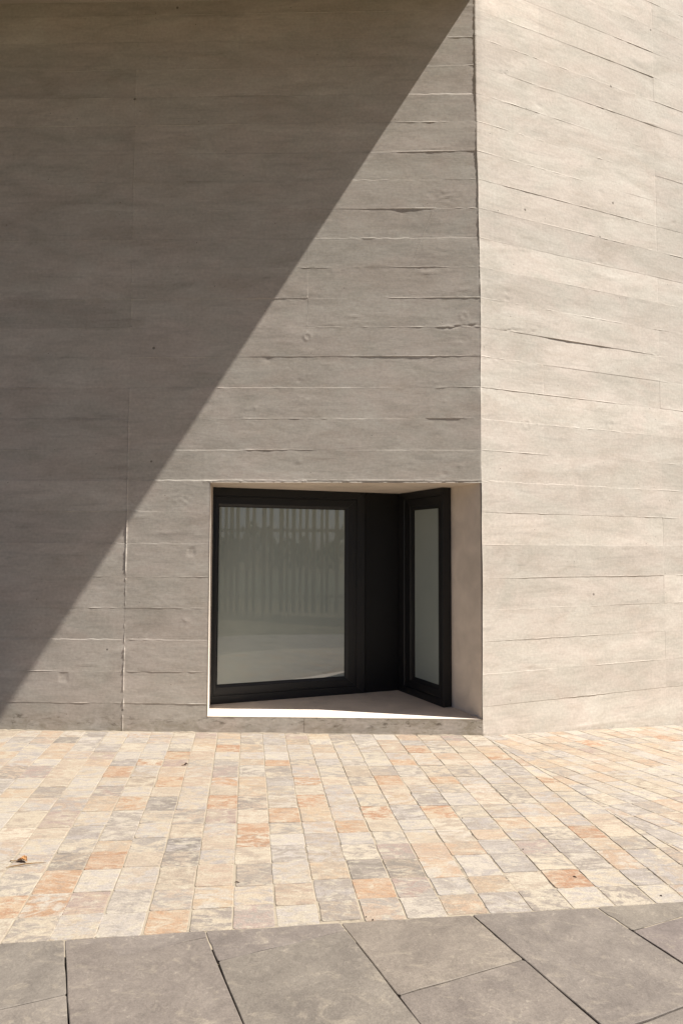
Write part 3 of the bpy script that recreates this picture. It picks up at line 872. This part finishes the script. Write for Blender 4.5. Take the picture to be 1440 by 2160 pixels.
P2 = lambda *a: np.array(a, float)
EDGE0 = P2(-1.372, 2.850)
EDGED = P2(2.934, 0.352) / np.linalg.norm(P2(2.934, 0.352))
EDGEN = P2(EDGED[1], -EDGED[0])                 # towards the camera
WALLN = nL                                      # into the left wall
cells = []
# field of setts in front of the left wall
XW = [-2.223, -2.03, -1.837, -1.644, -1.447, -1.26, -1.068, -0.870, -0.680, -0.487, -0.294, -0.106, 0.085, 0.272, 0.462, 0.655, 0.848, 1.040, 1.236]
XE = [-1.76, -1.566, -1.373, -1.187, -1.005, -0.819, -0.634, -0.454, -0.270, -0.083, 0.104, 0.291, 0.474, 0.660, 0.853, 1.045, 1.240, 1.432, 1.585]
YE = lambda x: EDGE0[1] + (x - EDGE0[0]) * EDGED[1] / EDGED[0]
YW = lambda x: C[1] + (x - C[0]) * uL[1] / uL[0] - 0.002
for i in range(1, 16):
    XW.insert(0, XW[0] - 0.193)
    XE.insert(0, XE[0] - 0.193)
for i in range(6):
    XW.append(XW[-1] + 0.19)
    XE.append(XE[-1] + 0.19)
NROW = 16
jit = rng.normal(0, 0.004, (len(XW) + 1, NROW + 3))
ROWT = np.cumsum([0] + [1 + 0.10 * x for x in rng.normal(0, 1, NROW)])
ROWT = ROWT / ROWT[-1]
def colline(i, t):
    a, b_ = P2(XW[i], YW(XW[i])), P2(XE[i], YE(XE[i]))
    return a + (b_ - a) * t
for i in range(len(XW) - 1):
    jog = rng.normal(0, 0.008, NROW + 1)
    jog[0] = 0
    for r_ in range(NROW + 1):
        t0 = ROWT[r_] + jog[r_] / 3.0 if r_ <= NROW - 1 else ROWT[NROW]
        t1 = ROWT[r_ + 1] + jog[r_ + 1] / 3.0 if r_ < NROW else ROWT[NROW] + 0.06
        wa, wb_ = rng.normal(0, 0.0022, 2)
        t0, t1 = t0 - 0.0005, t1 + 0.0005
        wa, wb_ = wa + 0.0009, wb_ - 0.0009
        poly = [colline(i, t0) + P2(wa, 0), colline(i + 1, t0) + P2(wb_, 0), colline(i + 1, t1) + P2(wb_, 0), colline(i, t1) + P2(wa, 0)]
        poly = clip(poly, EDGE0, EDGEN)
        if len(poly) > 2:
            poly = clip(poly, S0, SN)
        if len(poly) > 2:
            cells.append(poly)
# field of setts in front of the right wall, laid askew
BD = P2(math.sin(R(-29.3)), math.cos(R(-29.3)))
BT = P2(math.cos(R(25.0)), math.sin(R(25.0)))
B0 = P2(1.739, 5.008)
for i in range(-20, 30):
    sh = rng.uniform(0, 1)
    for r_ in range(-22, 34):
        jj = rng.normal(0, 0.007, 2)
        o_ = B0 + BT * 0.178 * i + BD * (0.187 * (r_ + 0.15 * sh))
        poly = [o_, o_ + BT * 0.178, o_ + BT * 0.178 + BD * (0.187), o_ + BD * 0.187]
        poly = clip(poly, S0, -SN)
        if len(poly) > 2:
            poly = clip(poly, C[:2] - nR * 0.002, nR)
        if len(poly) > 2:
            poly = clip(poly, EDGE0, EDGEN)
        if len(poly) > 2:
            q = sum(poly) / len(poly)
            if q[0] < 6.2:
                cells.append(poly)
cen = np.array([sum(p) / len(p) for p in cells])
kinds = []
keys = ['cream', 'tan', 'pale', 'grey', 'dark', 'peach', 'pink', 'orange']
for q in cen:
    kinds.append(str(rng.choice(keys, p=[.37, .30, .15, .08, .005, .06, .035, .0])))
for (x, y, kd) in PINS:
    i = int(np.argmin((cen[:, 0] - x) ** 2 + (cen[:, 1] - y) ** 2))
    kinds[i] = kd
st = Stones()
for poly, kd in zip(cells, kinds):
    cA = PAL[kd][rng.integers(len(PAL[kd]))]
    vk = VEIN[kd][rng.integers(len(VEIN[kd]))]
    cB = PAL[vk][rng.integers(len(PAL[vk]))]
    lift = rng.normal(0, 0.04)
    st.add(poly, tuple(np.array(lin(cA)) * FS * (1 + lift)), tuple(np.array(lin(cB)) * FS), rng.uniform(), 0.0048, 0.0016, 0.0, 0.0010, 0.0024)
pav = st.build('pavement', M_sett)
pav['kind'] = 'structure'

# mortar bed under the setts
bed = [EDGE0 - EDGED * 6, EDGE0 + EDGED * 8.2, C[:2] + uR * 6.4, C[:2] - nR * -0.05, wl(-7.5, 0.05)]
bv, bf = [], []
def strip_grid(p00, p10, p01, p11, nx, ny, dz):
    V, F = [], []
    for j in range(ny + 1):
        for i in range(nx + 1):
            p = (p00 * (1 - i / nx) + p10 * i / nx) * (1 - j / ny) + (p01 * (1 - i / nx) + p11 * i / nx) * j / ny
            V.append((p[0], p[1], float(gz(p[0], p[1])) + dz))
    for j in range(ny):
        for i in range(nx):
            a_ = j * (nx + 1) + i
            F.append((a_, a_ + 1, a_ + nx + 2, a_ + nx + 1))
    return V, F
seamE = S0 - SD * 3.0
p1 = strip_grid(EDGE0 - EDGED * 4.5 - EDGEN * 0.0, seamE, wl(-5.9, 0.05), S0 + SD * 0.05, 30, 30, -0.0029)
p2 = strip_grid(seamE, EDGE0 + EDGED * 7.6, S0 + SD * 0.05, C[:2] + uR * 6.4 + nR * 0.05, 30, 30, -0.0029)
v, f = join([p1, p2])
mb = obj('mortar_bed', v, f, M_mortar)
mb['kind'] = 'structure'

# ragged mortar fillet along the foot of the left wall
fv, ff = [], []
us = np.arange(-6.0, 0.0, 0.012)
for i, u_ in enumerate(us):
    wv = 0.004 + 0.016 * max(0, float(vnoise(u_, 1.0, 301, 0.16, 1, 3)) + 0.15 + (0.25 if u_ < -2.5 else 0))
    hv = 0.002 + 0.45 * wv * (0.7 + 0.5 * float(vnoise(u_, 4.0, 302, 0.03)))
    for d_, z_ in ((0.02, hv), (-0.35 * wv, hv * .9), (-0.75 * wv, hv * .6), (-wv, -0.004)):
        p = wl(u_, d_)
        fv.append((p[0], p[1], z_))
    if i:
        for q in range(3):
            a_ = (i - 1) * 4 + q
            ff.append((a_, a_ + 1, a_ + 5, a_ + 4))
fl = obj('mortar_fillet', fv, ff, M_mortar, None, (0, 0, 0), 0, True)
fl['kind'] = 'structure'

# slate slabs, laid parallel to the flank wall
SU = P2(math.cos(R(23.4)), math.sin(R(23.4)))
SV = P2(-math.sin(R(23.4)), math.cos(R(23.4)))
sl = Stones()
UL0 = [0.112, 0.654, 1.200, 1.754, 2.307]
lines = [0.112 - 0.548 * i for i in range(12, 0, -1)] + UL0 + [2.307 + 0.55 * i for i in range(1, 14)]
knownv = {0.654: 2.702, 1.200: 2.245, 1.754: 1.80, 2.307: 2.232, -0.436: 2.726, 0.112: 2.02}
for i in range(len(lines) - 1):
    a_, b_ = lines[i], lines[i + 1]
    v0 = knownv.get(round(a_, 3), None)
    if v0 is None:
        v0 = rng.uniform(1.8, 2.7)
    for j in range(-9, 6):
        va, vb = v0 + 0.86 * j, v0 + 0.86 * (j + 1)
        if a_ == 0.112 and j == 0:
            vb = va + 1.0
        poly = [SU * a_ + SV * va, SU * b_ + SV * va, SU * b_ + SV * vb, SU * a_ + SV * vb]
        poly = clip(poly, EDGE0, -EDGEN)
        if len(poly) > 2:
            poly = clip(poly, EDGE0 + EDGEN * 1.9, EDGEN)
        if len(poly) > 2:
            q = sum(poly) / len(poly)
            if -5.5 < q[0] < 7.5 and -3 < q[1] < 6:
                tnn = 1 + rng.normal(0, 0.045)
                sl.add(poly, (tnn, tnn * (1 + rng.normal(0, .01)), tnn * (1 + rng.normal(0, .015))), (1, 1, 1), rng.uniform(), 0.0044, 0.0014,
                       0.001, 0.0008, 0.003, 0.04, 5)
path = sl.build('path', M_slab)
path['kind'] = 'structure'
v, f = strip_grid(EDGE0 - EDGED * 5 + EDGEN * 2.0, EDGE0 + EDGED * 8 + EDGEN * 2.0, EDGE0 - EDGED * 5 - EDGEN * .02, EDGE0 + EDGED * 8 - EDGEN * .02, 40, 24, -0.016)
je = obj('earth_bed', v, f, M_earth)
je['kind'] = 'structure'

# open ground all round, out to the horizon
v, f = [], []
gs = [-900, -300, -100, -40, -20, -12, -8, -5, -2, 0, 2, 4, 6, 8, 12, 20, 40, 100, 300, 900]
for j, y in enumerate(gs):
    for i, x in enumerate(gs):
        v.append((x, y, float(gz(x, y)) - 0.045))
n_ = len(gs)
for j in range(n_ - 1):
    for i in range(n_ - 1):
        f.append((j * n_ + i, j * n_ + i + 1, (j + 1) * n_ + i + 1, (j + 1) * n_ + i))
gr = obj('ground', v, f, M_lawn)
gr['kind'] = 'structure'

# ------------------------------------------------------------------ what the panes mirror: slatted fence, gravel and hedge across the yard
RD = P2(0.66, -0.75)                            # direction the glass looks
RT = P2(0.75, 0.66)
P0 = P2(-0.3, 6.85)
fc = P0 + RD * 12.0
v, f = strip_grid(P0 + RD * 17 - RT * 30, P0 + RD * 17 + RT * 30, P0 + RD * 44 - RT * 30, P0 + RD * 44 + RT * 30, 6, 4, -0.04)
v = [(a_, b_, -0.235 + 0.004) for a_, b_, c_ in v]
fence = empty('slatted_fence', (fc[0], fc[1], -0.24), 'tall timber slat fence mirrored in the upper part of the window glass', 'fence')
parts = []
x = -9.0
while x < 9.0:
    w_ = rng.uniform(0.07, 0.12)
    parts.append(box(x, x + w_, -0.015 + rng.normal(0, .01), 0.02, 0.1, 4.3 + rng.normal(0, .05)))
    x += w_ + rng.choice([0.06, 0.09, 0.13, 0.17])
v2, f2 = join(parts)
obj('slats', v2, f2, M_wood, fence, (0, 0, 0), math.atan2(RT[1], RT[0]))
for zz in (0.5, 2.3, 4.0):
    v2, f2 = box(-9.1, 9.1, 0.035, 0.10, zz, zz + 0.09)
    obj('rail', v2, f2, M_wood, fence, (0, 0, 0), math.atan2(RT[1], RT[0]))
gv = obj('gravel_yard', v, f, M_gravel)
gv['kind'] = 'structure'
hc = P0 + RD * 46
LV, LF = [], []
for q in range(9000):
    t = rng.uniform(-30, 30)
    top = 2.75 + 0.6 * math.sin(t * 0.7) + 0.5 * math.sin(t * 1.9 + 1) + 0.3 * math.sin(t * 4.3)
    z_ = top * math.sqrt(rng.uniform(0.01, 1))
    d_ = rng.normal(0, 0.9)
    p_ = np.array([*(RT * t + RD * d_), z_])
    a1 = rng.normal(0, 1, 3)
    a1 /= np.linalg.norm(a1)
    a2_ = np.cross(a1, rng.normal(0, 1, 3))
    a2_ /= np.linalg.norm(a2_)
    s_ = rng.uniform(0.14, 0.34)
    kk = len(LV)
    LV += [p_ - a1 * s_, p_ + a2_ * s_ * .45, p_ + a1 * s_, p_ - a2_ * s_ * .45]
    LF.append((kk, kk + 1, kk + 2, kk + 3))
hg = obj('hedge', LV, LF, M_leafgreen, None, (hc[0], hc[1], -0.24))
hg['label'] = 'uneven dark green hedge mirrored in the window glass behind the fence'
hg['category'] = 'hedge'

# ------------------------------------------------------------------ small things lying on the setts
def tube(pts, rad):
    V, F = [], []
    ns = 6
    pts = [np.array(p, float) for p in pts]
    for i, p in enumerate(pts):
        d = pts[min(i + 1, len(pts) - 1)] - pts[max(i - 1, 0)]
        d /= np.linalg.norm(d)
        a1 = np.cross(d, [0, 0, 1])
        a1 /= np.linalg.norm(a1)
        a2_ = np.cross(a1, d)
        for s in range(ns):
            an = 2 * math.pi * s / ns
            V.append(p + (a1 * math.cos(an) + a2_ * math.sin(an)) * rad[i])
    for i in range(len(pts) - 1):
        for s in range(ns):
            t = (s + 1) % ns
            F.append((i * ns + s, i * ns + t, (i + 1) * ns + t, (i + 1) * ns + s))
    F.append(tuple(range(ns))[::-1])
    F.append(tuple(range((len(pts) - 1) * ns, len(pts) * ns)))
    return V, F

def curled_leaf(name, loc, rotz, L, W, curl, mat, label, cat, group=None, lift=0.004):
    e = empty(name, loc, label, cat, group)
    V, F = [], []
    nu, nv = 18, 10
    for i in range(nu + 1):
        t = i / nu
        half = W * (math.sin(math.pi * min(1, t * 0.98 + 0.01)) ** 0.8) * (1 + 0.12 * math.sin(t * 19))
        for j in range(nv + 1):
            s = (j / nv - 0.5) * 2
            an = s * curl
            rad = half / max(0.2, curl)
            y = math.sin(an) * rad
            z = (1 - math.cos(an)) * rad + lift + 0.018 * L / 0.06 * math.sin(t * 2.6) * 0.35 + 0.0015 * math.sin(t * 31 + s * 5)
            V.append(((t - .5) * L, y + 0.012 * math.sin(t * 3) * L / .06, z))
    for i in range(nu):
        for j in range(nv):
            a_ = i * (nv + 1) + j
            F.append((a_, a_ + 1, a_ + nv + 2, a_ + nv + 1))
    o = obj('blade', V, F, mat, e, (0, 0, 0), rotz, True)
    mod = o.modifiers.new('thick', 'SOLIDIFY')
    mod.thickness = 0.0008
    v_, f_ = tube([(-.5 * L, 0, lift + 0.002), (-.75 * L, -0.004, lift + 0.002), (-1.05 * L, -0.002, lift)], [.0022, .002, .0028])
    obj('stalk', v_, f_, M_twig, e, (0, 0, 0), rotz)
    return e

curled_leaf('dry_leaf', (-1.620, 3.565, 0), R(-12), 0.060, 0.022, 1.5, M_leafdry,
            'curled brown dry leaf with its stalk on the setts at the left', 'leaf')
v, f = tube([(-.085, -.018, .003), (-.05, -.010, .006), (0, 0, .010), (.045, .012, .008), (.095, .026, .003)], [.0012, .0026, .0030, .0022, .0008])
tw = obj('dry_stalk', v, f, M_twig, None, (-1.585, 3.528, 0), R(4))
tw['label'] = 'thin straw-brown stalk lying just in front of the curled leaf'
tw['category'] = 'stalk'
curled_leaf('leaf_fragment', (-1.140, 5.135, 0), R(20), 0.030, 0.014, 1.3, M_seed,
            'tiny dark leaf scrap on an orange sett near the wall', 'leaf scrap')
def husk(name, x, y, rz, L, W, label, cat, group=None):
    V, F = [], []
    nu, nv = 10, 8
    for i in range(nu + 1):
        t = i / nu
        r_ = W * math.sin(math.pi * t) ** 0.7 + 0.0003
        for j in range(nv):
            an = 2 * math.pi * j / nv
            V.append(((t - .5) * L, math.cos(an) * r_ * (1 + .2 * math.sin(t * 9)), r_ * .7 + math.sin(an) * r_ * .7))
    for i in range(nu):
        for j in range(nv):
            q = (j + 1) % nv
            F.append((i * nv + j, i * nv + q, (i + 1) * nv + q, (i + 1) * nv + j))
    F.append(tuple(range(nv))[::-1])
    F.append(tuple(range(nu * nv, nu * nv + nv)))
    o = obj(name, V, F, M_seed, None, (x, y, float(gz(x, y)) + .001), rz, True)
    o['label'] = label
    o['category'] = cat
    if group:
        o['group'] = group
    return o
husk('twig_scrap', -0.493, 3.367, R(-20), 0.0252, 0.0025, 'short black twig scrap in a joint between setts left of the middle', 'twig scrap')
husk('dirt_crumb', 0.114, 3.059, R(40), 0.0067, 0.0030, 'small rust-brown crumb on the sett beside the slab edge, left one', 'crumb')
husk('dirt_crumb', 0.142, 3.037, R(10), 0.0078, 0.0034, 'rust-brown crumb at the slab edge, biggest of the crumbs', 'crumb')
husk('husk', 1.148, 3.433, R(-40), 0.0196, 0.0030, 'dark seed husk on an orange sett near the slabs at the right', 'husk')
husk('husk', 1.486, 3.253, R(-30), 0.0112, 0.0030, 'dark seed husk on the setts at the far right edge', 'husk')
husk('dirt_crumb', 0.727, 4.158, R(0), 0.0067, 0.0030, 'black speck of dirt on the setts right of centre, nearer the wall', 'crumb')
husk('dirt_crumb', 0.976, 3.737, R(0), 0.0078, 0.0030, 'black speck of dirt on the setts right of centre, nearer the slabs', 'crumb')
